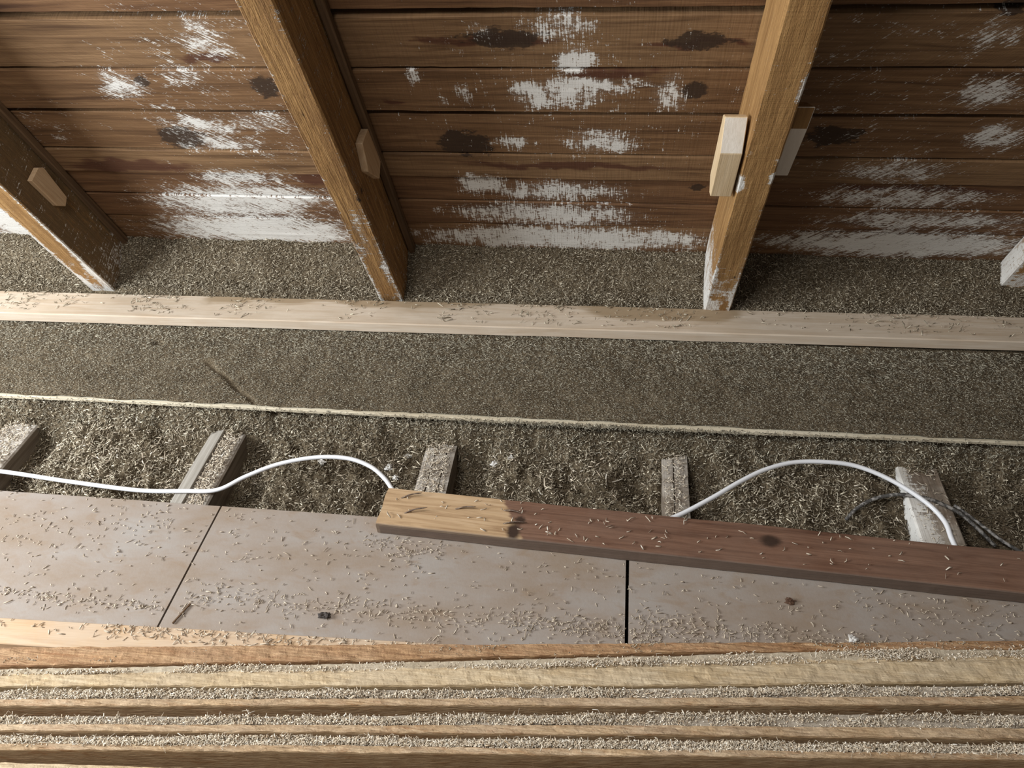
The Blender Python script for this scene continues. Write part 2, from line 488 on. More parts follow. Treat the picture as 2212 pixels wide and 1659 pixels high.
def local_prism(name, prof, x0, x1, mat, parent, base, mats=None):
    """prof: list of (depth behind the rafter's inner face, v up the slope); extruded from x0 to x1"""
    pts = [RN * (D_FRONT + d) + RT * v for d, v in prof]
    n = len(pts)
    V = [np.array([x0, 0, 0]) + p - base for p in pts] + [np.array([x1, 0, 0]) + p - base for p in pts]
    F = [tuple(range(n)), tuple(range(2 * n - 1, n - 1, -1))] + [(i, n + i, n + (i + 1) % n, (i + 1) % n) for i in range(n)]
    V = np.array(V)
    g = np.stack([V @ RT + x0 * 5, V[:, 0], V @ RN], -1)
    o = make_mesh(name, V, F, mat, parent, {'grain': ('FLOAT_VECTOR', g)})
    bm_bevel(o, .0015)
    if mats:
        for m in mats[0]: o.data.materials.append(m)
        mats[1](o)
    return o


def bm_bevel(o, w):
    import bmesh
    bm = bmesh.new(); bm.from_mesh(o.data)
    bmesh.ops.recalc_face_normals(bm, faces=bm.faces)
    bmesh.ops.bevel(bm, geom=bm.edges[:], offset=w, segments=1, affect='EDGES')
    bm.to_mesh(o.data); bm.free()


def rough_paint_side(o):      # face index 1 slot for faces that look straight along -Y (the fresh saw cut)
    for p in o.data.polygons:
        if p.area > 2e-4 and p.normal.y < -.96:
            p.material_index = 1


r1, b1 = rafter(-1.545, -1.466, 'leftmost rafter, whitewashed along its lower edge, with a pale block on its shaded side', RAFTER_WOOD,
                rafter_mask(.42, .95, .8, 3, ((.2, .028, .14, .012, .8), (.16, .0, .05, .03, .5)), right_shade=.75), 21)
r2, b2 = rafter(-.654, -.584, 'middle rafter with rough torn golden grain, left of the wide central bay', RAFTER_WOOD_ROUGH,
                rafter_mask(.26, .55, .3, 5, ((.5, .0, .12, .022, .3), (.42, -.015, .05, .012, .4), (.3, .02, .08, .012, .4))), 22)
r3, b3 = rafter(.251, .3205, 'right rafter with a fresh pale wood block on its left side', RAFTER_WOOD,
                rafter_mask(.5, .45, .0, 7, ((.7, -.03, .03, .012, 1.0), (.72, .032, .02, .01, 1.0), (.97, .034, .04, .008, .8))), 23)
r4, b4 = rafter(1.012, 1.085, 'rafter at the right margin, whitewashed where it enters the sawdust', RAFTER_WOOD,
                rafter_mask(.5, .4, .2, 9), 24, w_depth=.06, d0=.098)


def v_of(y, z):
    return float(np.array([0, y, z]) @ RT)


def d_of(y, z):
    return float(np.array([0, y, z]) @ RN) - D_FRONT


# nailed block, left of the right rafter: front face flush with the rafter, upper end sawn plumb
prof = [(0, v_of(1.583, .554)), (0, v_of(1.523, .676)), (d_of(1.523, .751), v_of(1.523, .751)), (.055, v_of(1.56, .75)), (.055, v_of(1.63, .58)), (.02, v_of(1.6, .548))]
local_prism('nailed_block', prof, .2005, .2445, FRESH, r3, b3, ([FRESH_END], rough_paint_side))['label'] = 'fresh pale sawn block'
prof = [(.034, v_of(1.545, .722) + .062), (.036, v_of(1.545, .722)), (.054, v_of(1.622, .578)), (.1, v_of(1.66, .575)), (.1, v_of(1.545, .722) + .005)]


def dark_upper(o):
    for p in o.data.polygons:
        if p.area > 2e-4 and p.center @ Vector(RT) + float(b3 @ RT) > v_of(1.545, .722) + .004:
            p.material_index = 1


nb = local_prism('nailed_block', prof, .3215, .3625, FRESH_END, r3, b3, ([RAFTER_WOOD_PLAIN], dark_upper))
prof = [(d_of(1.631, .642), v_of(1.631, .642)), (d_of(1.66, .65), v_of(1.66, .65)), (.137, v_of(1.69, .655)), (.14, v_of(1.75, .555)), (.1, v_of(1.715, .52)), (d_of(1.64, .57), v_of(1.64, .57))]
local_prism('nailed_block', prof, -.5835, -.566, BLOCK_AGED, r2, b2)
prof = [(d_of(1.669, .518), v_of(1.669, .518)), (d_of(1.709, .534), v_of(1.709, .534)), (d_of(1.729, .525), v_of(1.729, .525)),
        (d_of(1.763, .426), v_of(1.763, .426)), (d_of(1.745, .408), v_of(1.745, .408)), (d_of(1.715, .425), v_of(1.715, .425))]
local_prism('nailed_block', prof, -1.4655, -1.452, BLOCK_AGED, r1, b1)
# thin strips along the angle between rafter and roof boards
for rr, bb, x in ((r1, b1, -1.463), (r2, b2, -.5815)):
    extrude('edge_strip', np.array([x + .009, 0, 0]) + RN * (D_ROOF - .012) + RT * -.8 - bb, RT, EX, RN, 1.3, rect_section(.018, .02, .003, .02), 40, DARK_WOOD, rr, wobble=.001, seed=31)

# ------------------------------------------------------------------ floor base and joists
floor = make_mesh('floor', [(-2.6, .1, -.19), (2.0, .1, -.19), (2.0, 2.3, -.19), (-2.6, 2.3, -.19), (-2.6, .1, -.21), (2.0, .1, -.21), (2.0, 2.3, -.21), (-2.6, 2.3, -.21)],
                  [(0, 1, 2, 3), (7, 6, 5, 4), (0, 4, 5, 1), (1, 5, 6, 2), (2, 6, 7, 3), (3, 7, 4, 0)], BACKING)
tag(floor, 'boarding under the joists', kind='structure')

JOISTS = [(-1.575, -1.486, 'dusty joist at the left margin beside the end of the white cable'),
          (-1.0, -.913, 'grey dusty joist carrying a loose lath strip, crossed by the white cable'),
          (-.437, -.362, 'chip-strewn joist that disappears behind the bare left end of the reddish beam'),
          (.139, .2, 'joist with a long split, just left of where the white cable rises again'),
          (.682, .774, 'whitewashed joist beneath the arched cable at the right')]


def joist_mask(A, Y, Z, P):
    p = .95 * (1 - sstep(.0, .045, Y + .03 + (A - 1.0) * .1)) * (Z > .03)
    p = np.maximum(p, .5 * (fbm(A * 20, Y * 40, 4) > .55) * (Z > .03))
    return np.stack([p, np.zeros_like(A), np.zeros_like(A)], -1)


for i, (x0, x1, lab) in enumerate(JOISTS):
    jh = .166
    root = bpy.data.objects.new('joist', None); col.objects.link(root)
    root.location = ((x0 + x1) / 2, .25, -.189)
    tag(root, lab, 'joist', 'floor joists')
    w = x1 - x0
    if i in (2, 3):       # top split into strips by long cracks
        h = jh
        cuts = [-w / 2, -w / 2 + w * (.35 if i == 2 else .45), w / 2 - w * (.28 if i == 2 else 0), w / 2]
        cuts = sorted(set(cuts))
        sec = [(-w / 2, -h / 2), (w / 2, -h / 2), (w / 2, h / 2 - .002)]
        for c in reversed(cuts[1:-1]):
            sec += [(c + .0016, h / 2), (c + .0005, h / 2 - .008), (c - .0005, h / 2 - .008), (c - .0016, h / 2 - .001)]
        sec += [(-w / 2, h / 2 - .002)]
    else:
        sec = rect_section(w, jh, .004, .015)
    extrude('timber', (0, 0, jh / 2), EY, EX, EZ, 1.3, np.array(sec), 90, JOIST_WHITE if i == 4 else JOIST_WOOD, root,
            wobble=.0016, seed=40 + i, mask=joist_mask if i == 4 else None)

lath = extrude('lath', (-.984, .9, -.0175), EY, EX, EZ, .475, rect_section(.03, .009, .0012, .02), 40, LATH_WOOD, None, wobble=.0008, seed=51)
tag(lath, 'thin grey lath lying along the left edge of the joist under the white cable', 'lath')

# ------------------------------------------------------------------ floor panels
def slab(name, x0, x1, y0, y1, z0, z1, mat, nx=40, ny=12, wob=.0012, seed=0, yline=None):
    sec = rect_section(y1 - y0, z1 - z0, .0015, (y1 - y0) / ny)
    return extrude(name, (x0, (y0 + y1) / 2, (z0 + z1) / 2), EX, EY, EZ, x1 - x0, sec, nx, mat, None, wobble=wob, seed=seed, path=yline)


pa = slab('floor_panel', -2.3, -.8655, .25, 1.103, -.022, 0, PANEL, seed=61, wob=.0006)
tag(pa, 'left pale floor panel, brightest, ending at the slanting joint', 'floor panel', 'dusty floor panels')
pb = slab('floor_panel', -.8615, .0575, .25, 1.1035, -.022, -.0005, PANEL, seed=62, wob=.0006)
tag(pb, 'middle dusty floor panel between the two joints, under the bare end of the beam', 'floor panel', 'dusty floor panels')
pc = slab('floor_panel', .0645, 1.35, .25, 1.095, -.022, 0, PANEL, seed=63, wob=.0006)
tag(pc, 'right dusty floor panel in shade below the reddish beam', 'floor panel', 'dusty floor panels')

# ------------------------------------------------------------------ reddish beam lying on the panels
ang = math.atan2(1.102 - 1.161, .846 + .488)
bx = np.array([math.cos(ang), math.sin(ang), 0]); by = np.array([-math.sin(ang), math.cos(ang), 0])
BEAM_W, BEAM_H = .105, .034


def beam_material():
    m = wood('reddish_brown_beam', (.07, .03, .017), (.165, .084, .052), (.23, .125, .08), dust=(.32, .24, .19), dust_amt=.12, bump=.25)
    nt = m.node_tree; b = nt.nodes['Principled BSDF']
    red = b.inputs['Base Color'].links[0].from_socket
    g = attr(nt, 'grain').outputs['Vector']
    rings = noise(nt, scaled(nt, g, (1.2, 24, 24)), 2.4, 4, .6, 1.0)
    bare = ramp(nt, rings, [(.3, (.26, .155, .08)), (.5, (.43, .29, .165)), (.72, (.52, .375, .24))])
    mk = N(nt, 'ShaderNodeSeparateColor'); nt.links.new(attr(nt, 'marks').outputs['Color'], mk.inputs[0])
    edge = noise(nt, scaled(nt, g, (10, 40, 40)), 2, 4, .6)
    f = maprange(nt, math_(nt, 'ADD', mk.outputs[0], math_(nt, 'MULTIPLY', math_(nt, 'SUBTRACT', edge, .5), .35)), .42, .58)
    c = mix(nt, f, red, bare)
    c = mix(nt, maprange(nt, math_(nt, 'ADD', mk.outputs[1], math_(nt, 'MULTIPLY', edge, .4)), .6, .95), c, (.04, .022, .014))
    c = mix(nt, math_(nt, 'MULTIPLY', mk.outputs[2], .8), c, (.13, .1, .08))       # weathered grey sawn edge
    nt.links.new(c, b.inputs['Base Color'])
    return m


def beam_mask(A, Y, Z, P):
    top = (Z > BEAM_H * .3)
    bare = 1 - sstep(.24, .34, A + (Y / BEAM_W) * .06)
    kn = np.zeros_like(A)
    for a, y, ra, ry in ((.3, -.035, .02, .03), (.83, .01, .03, .02), (.31, .0, .015, .012)):
        kn = np.maximum(kn, 1 - .6 * np.hypot((A - a) / ra, (Y - y) / ry))
    side = (Y < -BEAM_W / 2 + .003) * 1.0
    return np.stack([np.where(top | (A < .001), bare, bare * .4), np.clip(kn, 0, 1) * top, side], -1)


beam = bpy.data.objects.new('beam', None); col.objects.link(beam)
bo = np.array([-.4795, 1.109, .0005])
beam.location = bo
tag(beam, 'reddish-brown timber with a bare nailed left end lying across the floor panels', 'beam')
extrude('timber', (0, 0, BEAM_H / 2), bx, by, EZ, 1.75, rect_section(BEAM_W, BEAM_H, .003, .008), 220, beam_material(), beam, wobble=.0015, seed=71,
        mask=beam_mask, end_rough=.006)


def tube_mesh(pts, r, seg=8, sub=8, rfun=None):
    P = np.array(pts, float)
    Q = np.vstack([2 * P[0] - P[1], P, 2 * P[-1] - P[-2]])
    out = []
    for i in range(1, len(Q) - 2):
        for k in range(sub):
            t = k / sub
            a, b, c, d = Q[i - 1], Q[i], Q[i + 1], Q[i + 2]
            out.append(.5 * ((2 * b) + (-a + c) * t + (2 * a - 5 * b + 4 * c - d) * t * t + (-a + 3 * b - 3 * c + d) * t ** 3))
    out.append(P[-1]); C = np.array(out)
    T = np.gradient(C, axis=0); T /= np.linalg.norm(T, axis=1)[:, None]
    up = np.array([.05, .1, 1.0])
    S = np.cross(T, up); S /= np.linalg.norm(S, axis=1)[:, None]
    U = np.cross(S, T)
    th = np.linspace(0, 2 * math.pi, seg, endpoint=False)
    n = len(C)
    R = np.full(n, r) if rfun is None else rfun(np.linspace(0, 1, n)) * r
    V = (C[:, None, :] + R[:, None, None] * (np.cos(th)[None, :, None] * S[:, None, :] + np.sin(th)[None, :, None] * U[:, None, :])).reshape(-1, 3)
    F = []
    for i in range(n - 1):
        for j in range(seg):
            F.append((i * seg + j, i * seg + (j + 1) % seg, (i + 1) * seg + (j + 1) % seg, (i + 1) * seg + j))
    F += [tuple(range(seg - 1, -1, -1)), tuple(range((n - 1) * seg, n * seg))]
    return V, F


for a, b, rise in (((-.449, 1.131), (-.391, 1.148), .013), ((-.432, 1.089), (-.369, 1.106), .017), ((-.323, 1.111), (-.265, 1.118), .012),
                   ((-.214, 1.119), (-.164, 1.107), .016), ((-.214, 1.08), (-.149, 1.086), .01)):
    z = BEAM_H
    p0 = np.array([a[0], a[1], z - .004]); p1 = np.array([b[0] * .93 + a[0] * .07, b[1] * .93 + a[1] * .07 - rise * .5, z + rise])
    mid = (p0 + p1) / 2 + np.array([0, 0, .005])
    V, F = tube_mesh([p0 - bo, mid - bo, p1 - bo], .0016, 7, 6, lambda t: np.where(t > .85, 1 - (t - .85) * 5, 1.0))
    make_mesh('nail', V, F, NAIL, beam, smooth=True)

# ------------------------------------------------------------------ board with sawdust, pale batten
band = extrude('covered_board', (-2.4, 1.545, .0525), EX, EY, EZ, 4.1, rect_section(.33, .009, .001, .05), 200, EDGE_WOOD, None, wobble=.0016, seed=81,
               path=lambda A: np.stack([0 * A, (A - 2.0) * .010 + .003 * np.sin(A * 2), 0 * A], -1))
tag(band, 'wide thin board buried in raked sawdust, only its pale front edge showing', 'board')
bat_dir = np.array([1, .0182, 0]); bat_dir /= np.linalg.norm(bat_dir); bat_y = np.array([-bat_dir[1], bat_dir[0], 0])
def batten_mask(A, Y, Z, P):
    u = P[:, 0]
    edge = sstep(-.01, .05, Y + (fbm(u * 5, 0 * u, 151, 3) - .5) * .09)
    along = sstep(.36, .54, fbm(u * 1.7 + 4.2, 0 * u + 2, 152, 3))
    r = edge * along * (Z > .01)
    return np.stack([0 * r, 0 * r, r], -1)


batten = extrude('batten', np.array([-2.4, 1.703, .095]), bat_dir, bat_y, EZ, 4.2, rect_section(.11, .03, .0025, .02), 160, BATTEN_WOOD, None, wobble=.0012, seed=83, mask=batten_mask)
tag(batten, 'long pale planed board at the feet of the rafters, sprinkled with chips', 'board')


# ------------------------------------------------------------------ sawdust surfaces
def h_back(x, y):
    h = .072 + .033 * sstep(1.79, 1.82, y) + .115 * sstep(1.82, 1.96, y)
    h = h + (fbm(x * 9, y * 9, 91, 3) - .5) * .03 * sstep(1.80, 1.84, y) + (fbm(x * 45, y * 45, 92, 3) - .5) * .012 * sstep(1.80, 1.83, y)
    return h


def h_band(x, y):
    yf = 1.382 + (x + .4) * .010
    h = .0640 + .012 * sstep(1.50, 1.70, y) + (fbm(x * 8, y * 12, 95, 3) - .5) * .006 + (fbm(x * 60, y * 60, 96, 2) - .5) * .004
    # furrow drawn in the sawdust and a few dents
    t = np.clip(((x + 1.088) * .203 + (y - 1.555) * -.165) / (.203 ** 2 + .165 ** 2), 0, 1)
    d = np.hypot(x - (-1.088 + .203 * t) + .004 * np.sin(y * 80), y - (1.555 - .165 * t))
    h = h - .016 * (1 - sstep(.003, .008, d)) * sstep(.0, .3, t)
    for cx, cy, r in ((.289, 1.587, .018), (.669, 1.606, .016), (-1.235, 1.60, .014)):
        h = h - .009 * (1 - sstep(.3, 1.0, np.hypot((x - cx) / (r * 1.8), (y - cy) / r)))
    rag = (fbm(x * 30, 0 * x, 97, 3) - .5) * .012
    return np.maximum(h, .0578) - .02 * (1 - sstep(0, .008, y - yf + .004 + rag * .5))


def h_pit(x, y):
    ys = [.9, 1.06, 1.12, 1.2, 1.28, 1.34, 1.362, 1.376, 1.39, 1.405, 1.6]
    zs = [-.11, -.10, -.082, -.062, -.05, -.038, -.026, -.006, .028, .042, .044]
    wav = (fbm(x * 5, 0 * x + 3, 101, 3) - .5) * .04
    h = np.interp(y - (x + .4) * .01 + wav * .35, ys, zs)
    low = 1 - sstep(1.33, 1.38, y)
    for (x0, x1, _), dep in zip(JOISTS, (.03, .055, .065, .04, .06)):     # hollows on the shaded side of each joist
        h = h - dep * low * sstep(x1 - .02, x1 + .01, x) * (1 - sstep(x1 + .03, x1 + .12, x))
    h = h + low * .022 * (1 - sstep(0, .2, np.abs(x + 1.22))) + low * .012 * (1 - sstep(0, .15, np.abs(x - .0)))
    h = h + (fbm(x * 14, y * 14, 102, 3) - .5) * .044 + (fbm(x * 48, y * 48, 103, 3) - .5) * .028
    cap = .04 - .0 * x
    return np.minimum(h, np.where(y > 1.375 + (x + .4) * .01, .043, cap))


def grid(name, x0, x1, y0, y1, step, hf, label, cat, shear=0.0):
    xs = np.arange(x0, x1, step); ys = np.arange(y0, y1, step)
    X, Y = np.meshgrid(xs, ys); n, m = X.shape
    Y = Y + shear * (X + .4)
    V = np.stack([X.ravel(), Y.ravel(), hf(X.ravel(), Y.ravel())], -1)
    i = np.arange(n - 1)[:, None] * m + np.arange(m - 1)[None, :]
    F = np.stack([i, i + 1, i + m + 1, i + m], -1).reshape(-1, 4)
    o = make_mesh(name, V, F, BED, smooth=True)
    return tag(o, label, cat, kind='stuff')


grid('sawdust', -2.35, 1.6, 1.66, 1.99, .006, h_back, 'coarse brown sawdust banked between the rafters against the roof boards', 'sawdust')
grid('sawdust', -2.35, 1.6, 1.385, 1.70, .005, h_band, 'smooth raked layer of grey sawdust in front of the pale batten', 'sawdust', .01)
grid('sawdust', -2.35, 1.6, .92, 1.5, .006, h_pit, 'loose tan sawdust heaped between the joists under the cable', 'sawdust')


def chips(name, mat, pos, length, width, thick, tone, label=None, cat=None, pitch=.35, yaw=None, curl=0.0, stations=2, parent=None, roll=None, normal=None):
    """slivers of wood: three-sided bars, bent when they have three or more stations"""
    n = len(pos)
    yaw = rng.uniform(0, 2 * math.pi, n) if yaw is None else yaw
    pt = rng.normal(0, pitch, n)
    rl = rng.uniform(-math.pi, math.pi, n) if roll is None else roll
    d = np.stack([np.cos(yaw) * np.cos(pt), np.sin(yaw) * np.cos(pt), np.sin(pt)], -1)
    s0 = np.stack([-np.sin(yaw), np.cos(yaw), np.zeros(n)], -1)
    u0 = np.cross(d, s0)
    s = np.cos(rl)[:, None] * s0 + np.sin(rl)[:, None] * u0
    u = -np.sin(rl)[:, None] * s0 + np.cos(rl)[:, None] * u0
    cs = np.array([(-.5, -.35), (.5, -.25), (.05, .5)])
    cv = rng.normal(0, 1, n) * curl
    V = np.zeros((n, stations, 3, 3), np.float32)
    for k in range(stations):
        t = k / (stations - 1) - .5
        taper = 1.0 if stations > 2 and 0 < k < stations - 1 else .75
        c = pos + d * (length * t)[:, None] + u * (length * cv * (.25 - t * t) * 1.0)[:, None]
        for j, (a, b) in enumerate(cs):
            V[:, k, j] = c + s * (width * a * taper)[:, None] + u * (thick * b * taper)[:, None]
    V = V.reshape(-1, 3)
    per = stations * 3
    f = []
    for k in range(stations - 1):
        for j in range(3):
            a, b = k * 3 + j, k * 3 + (j + 1) % 3
            f += [(a, b, b + 3), (a, b + 3, a + 3)]
    f += [(2, 1, 0), (per - 3, per - 2, per - 1)]
    F = (np.array(f)[None] + (np.arange(n) * per)[:, None, None]).reshape(-1, 3)
    o = make_mesh(name, V, F, mat, parent, {'tone': ('FLOAT', np.repeat(tone, per))})
    o['kind'] = 'stuff'
    return tag(o, label, cat)


def tones(n, mean=.4, sd=.2, pale=.06):
    t = np.clip(rng.normal(mean, sd, n), 0, .85)
    t[rng.random(n) < pale] = rng.uniform(.85, 1.0)
    return t


def outside(x, y, lst, pad=0.0):
    ok = np.ones(len(x), bool)
    for x0, x1 in lst:
        ok &= ~((x > x0 - pad) & (x < x1 + pad))
    return ok


# sawdust behind the batten
n = 60000
x = rng.uniform(-2.3, 1.5, n); y = rng.uniform(1.797, 1.965, n)
ok = outside(x, y, [(-1.545, -1.466), (-.654, -.584), (.251, .3205), (2, 2)], -.004) | (y < 1.80)
x, y = x[ok], y[ok]; n = len(x)
chips('wood_chips', CHIP, np.stack([x, y, h_back(x, y) + rng.uniform(-.002, .007, n)], -1), rng.lognormal(math.log(.0078), .38, n), rng.uniform(.0014, .003, n),
      rng.uniform(.0008, .0016, n), tones(n, .4, .26, .06), 'coarse chips lying on the sawdust between the rafters', 'wood chips', .5)
# fine raked layer
n = 95000
x = rng.uniform(-2.25, 1.5, n); y = rng.uniform(1.378, 1.702, n)
tc = np.clip(((x + 1.088) * .203 + (y - 1.555) * -.165) / (.203 ** 2 + .165 ** 2), 0, 1)
dcr = np.hypot(x - (-1.088 + .203 * tc) + .004 * np.sin(y * 80), y - (1.555 - .165 * tc))
dens = sstep(.0, .012, y - 1.380 - (x + .4) * .01)
ok = (rng.random(n) < .3 + .7 * dens) & ((dcr > .0075) | (tc < .05))
x, y = x[ok], y[ok]; n = len(x)
big = .62 + .5 * sstep(1.45, 1.7, y)
chips('wood_chips', CHIP_GREEN, np.stack([x, y, h_band(x, y) + rng.uniform(-.0015, .0028, n)], -1), rng.lognormal(math.log(.0068), .35, n) * big,
      rng.uniform(.001, .002, n) * big, rng.uniform(.0006, .0012, n), tones(n, .42, .26, .04), 'fine chips of the smooth raked sawdust layer', 'wood chips', .28,
      yaw=rng.normal(0, .9, n))
# sawdust spilling over the edge of the covered board
n = 2600
x = np.concatenate([rng.normal(-.02, .2, n // 2), rng.uniform(-1.9, 1.3, n - n // 2)])
y = 1.380 + (x + .4) * .01 + .003 * np.sin((x + 2.4) * 2) - np.abs(rng.normal(0, .003, n)) + .001
chips('wood_chips', CHIP_GREEN, np.stack([x, y, rng.uniform(.047, .059, n)], -1), rng.lognormal(math.log(.006), .3, n), rng.uniform(.001, .0022, n),
      rng.uniform(.0006, .0012, n), tones(n, .4, .25, .05), 'chips spilling over the front edge of the covered board', 'wood chips', .4)
# crumbs along the front edge of the covered board and down the heap
n = 12000
x = rng.uniform(-2.2, 1.4, n); y = 1.397 + (x + .4) * .01 - np.abs(rng.normal(0, .022, n))
chips('wood_chips', CHIP_GREEN, np.stack([x, y, h_pit(x, y) + rng.uniform(-.003, .004, n)], -1), rng.lognormal(math.log(.0085), .35, n), rng.uniform(.0018, .004, n),
      rng.uniform(.0008, .0016, n), tones(n, .4, .2, .05), 'chips crumbling down below the front edge of the covered board', 'wood chips', .5)
# joist bays
n = 52000
x = rng.uniform(-1.9, 1.25, n); y = rng.uniform(1.04, 1.395, n)
z = h_pit(x, y)
ok = outside(x, y, [(a, b) for a, b, _ in JOISTS], .002) | (z > -.02)
x, y, z = x[ok], y[ok], z[ok]; n = len(x)
pale = fbm(x * 4, y * 4, 120, 3)
bay = np.exp(-((x + 1.2) / .25) ** 2) * .16 + np.exp(-((x + .1) / .2) ** 2) * .08
chips('wood_chips', CHIP, np.stack([x, y, z + rng.uniform(-.003, .009, n)], -1), rng.lognormal(math.log(.0085), .42, n), rng.uniform(.0018, .0046, n),
      rng.uniform(.0008, .0018, n), np.clip(tones(n, .31, .25, .05) + (pale - .45) * .6 + bay, 0, 1), 'loose chips heaped in the bays between the joists', 'wood chips', .45)
n = 2600
x = rng.uniform(-1.9, 1.25, n); y = rng.uniform(1.08, 1.375, n); z = h_pit(x, y)
ok = outside(x, y, [(a, b) for a, b, _ in JOISTS], .004) & (rng.random(n) < .25 + 1.2 * np.exp(-((x + 1.2) / .25) ** 2) + .7 * np.exp(-((x + .12) / .2) ** 2))
x, y, z = x[ok], y[ok], z[ok]; n = len(x)
chips('wood_shavings', CHIP_PALE, np.stack([x, y, z + rng.uniform(.002, .011, n)], -1), rng.lognormal(math.log(.014), .35, n), rng.uniform(.002, .004, n),
      rng.uniform(.0008, .0016, n), rng.uniform(.3, 1, n), 'pale shavings scattered over the loose sawdust', 'shavings', .5, curl=.8, stations=3)
# on the joists
for (x0, x1, _), cnt in zip(JOISTS, (760, 760, 760, 320, 90)):
    n = cnt
    x = rng.uniform(x0 + .006, x1 - .006, n); y = 1.38 - np.abs(rng.uniform(0, .3, n))
    if cnt == 760 and x0 == -1.0:
        x = rng.uniform(-.966, x1 - .008, n)
    chips('wood_shavings', CHIP_PALE, np.stack([x, y, np.full(n, -.0195) + rng.uniform(0, .003, n)], -1), rng.lognormal(math.log(.0095), .35, n),
          rng.uniform(.0014, .003, n), rng.uniform(.0008, .0015, n), rng.uniform(.35, 1, n),
          {-1.575: 'shavings on top of the leftmost joist', -1.0: 'shavings on the joist beside the lath', -.437: 'shavings on the joist behind the bare beam end',
           .139: 'shavings on the split joist', .682: 'few shavings on the whitewashed joist'}[x0], 'shavings', .15, curl=.6, stations=3)

# chips on the batten
n = 1500
x = rng.uniform(-2.0, 1.25, n); off = rng.random(n) ** 1.6
cl = fbm(x * 7, 0 * x, 131, 3)
ok = rng.random(n) < np.clip((cl - .3) * 3, .05, 1)
x, off = x[ok], off[ok]; n = len(x)
y = 1.703 + (x + 2.4) * .0182 + .048 - off * .088
chips('wood_shavings', CHIP, np.stack([x, y, .1115 + rng.uniform(0, .004, n)], -1), rng.lognormal(math.log(.0095), .45, n), rng.uniform(.0016, .0034, n),
      rng.uniform(.0009, .0018, n), rng.uniform(.1, .95, n), 'chips and crumbs sprinkled on the pale batten', 'shavings', .35, curl=.8, stations=3)

# chips on the floor panels: thin sprinkle, a swept line near the foreground boards
X, Y, S = [], [], []
def add(x, y):
    X.append(x); Y.append(y)
n = 1100; add(rng.uniform(-1.5, 1.05, n), .80 + rng.random(n) ** 1.1 * .30)
n = 190; xx = rng.uniform(-1.4, -.87, n); add(xx, .835 - .02 * (xx + 1.3) + rng.normal(0, .007, n))
n = 90; xx = rng.uniform(-1.3, -.95, n); add(xx, rng.uniform(.95, 1.08, n))
n = 320; xx = rng.uniform(-.84, -.1, n); add(xx, .862 + rng.normal(0, .018, n))
n = 330; xx = rng.normal(.02, .11, n); add(xx, .862 - (xx) * .05 + rng.normal(0, .014, n))
n = 420; xx = rng.uniform(.08, .62, n); add(xx, .885 - (xx - .2) * .03 + rng.normal(0, .013, n))
n = 120; xx = rng.normal(-.42, .06, n); add(xx, 1.02 + rng.normal(0, .02, n))
n = 150; xx = rng.uniform(.5, 1.0, n); add(xx, .95 + rng.normal(0, .03, n))
x = np.concatenate(X); y = np.concatenate(Y)
bf = bo[1] - BEAM_W / 2 + (x - bo[0]) * math.tan(ang)
ok = (y < bf - .004) | (x < -.49)
ok &= (y < 1.10) & (y > .79 - .0) & outside(x, y, [(-.8655, -.8615), (.0575, .0645)], .001)
x, y = x[ok], y[ok]; n = len(x)
chips('wood_shavings', CHIP_PALE, np.stack([x, y, rng.uniform(.0008, .0028, n)], -1), np.clip(rng.lognormal(math.log(.0066), .4, n), .0025, .02),
      rng.uniform(.0013, .0028, n), rng.uniform(.0008, .0018, n), rng.uniform(.15, .75, n), 'pale shavings scattered over the dusty floor panels', 'shavings', .12, curl=.8, stations=3)

# chips on the reddish beam
n = 120
s_ = rng.uniform(.02, 1.5, n); t_ = rng.uniform(-.045, .045, n)
p = bo + s_[:, None] * bx + t_[:, None] * by; p[:, 2] = BEAM_H + .002 + rng.uniform(0, .002, n)
chips('wood_shavings', CHIP_PALE, p, rng.lognormal(math.log(.009), .35, n), rng.uniform(.0018, .0034, n), rng.uniform(.001, .002, n), rng.uniform(.3, 1, n),
      'pale crumbs lying on the reddish beam', 'shavings', .2, curl=.8, stations=3)

# ------------------------------------------------------------------ cables
LEFT = [(-1.75, 1.16, .006), (-1.6, 1.155, .01), (-1.448, 1.153, .01), (-1.265, 1.144, .0), (-1.085, 1.135, -.004), (-.976, 1.145, -.0075), (-.898, 1.156, -.008),
        (-.839, 1.19, .006), (-.768, 1.225, .018), (-.683, 1.249, .024), (-.605, 1.255, .022), (-.547, 1.243, .012), (-.509, 1.22, .0), (-.485, 1.195, -.008),
        (-.45, 1.155, -.011), (-.38, 1.138, -.013), (-.25, 1.135, -.014), (-.1, 1.135, -.014), (.05, 1.14, -.0135),
        (.12, 1.152, -.0125), (.171, 1.174, -.0105), (.248, 1.224, .0), (.312, 1.271, .008), (.372, 1.309, .013), (.442, 1.335, .016), (.525, 1.341, .016),
        (.586, 1.334, .012), (.651, 1.303, .005), (.709, 1.251, -.001), (.734, 1.202, -.003), (.738, 1.161, -.008), (.735, 1.12, -.0125), (.74, 1.09, -.013)]
LEFT = LEFT[:-2] + [(.742, 1.135, -.0125)]
V, F = tube_mesh(LEFT, .0053, 10, 8)
tag(make_mesh('cable', V, F, CABLE_WHITE, smooth=True), 'white cable snaking over the joists and dipping behind the reddish beam', 'cable')
OLD = [(.547, 1.229, -.05), (.572, 1.253, -.038), (.614, 1.276, -.026), (.662, 1.283, -.016), (.71, 1.28, -.016), (.745, 1.266, -.016), (.782, 1.239, -.018), (.812, 1.212, -.03), (.846, 1.181, -.05)]
V, F = tube_mesh(OLD, .0042, 8, 8, lambda t: 1 + .12 * np.sin(t * 160))
tag(make_mesh('cable', V, F, CABLE_DARK, smooth=True), 'old dark dusty cable crossing the whitewashed joist below the white one', 'cable')
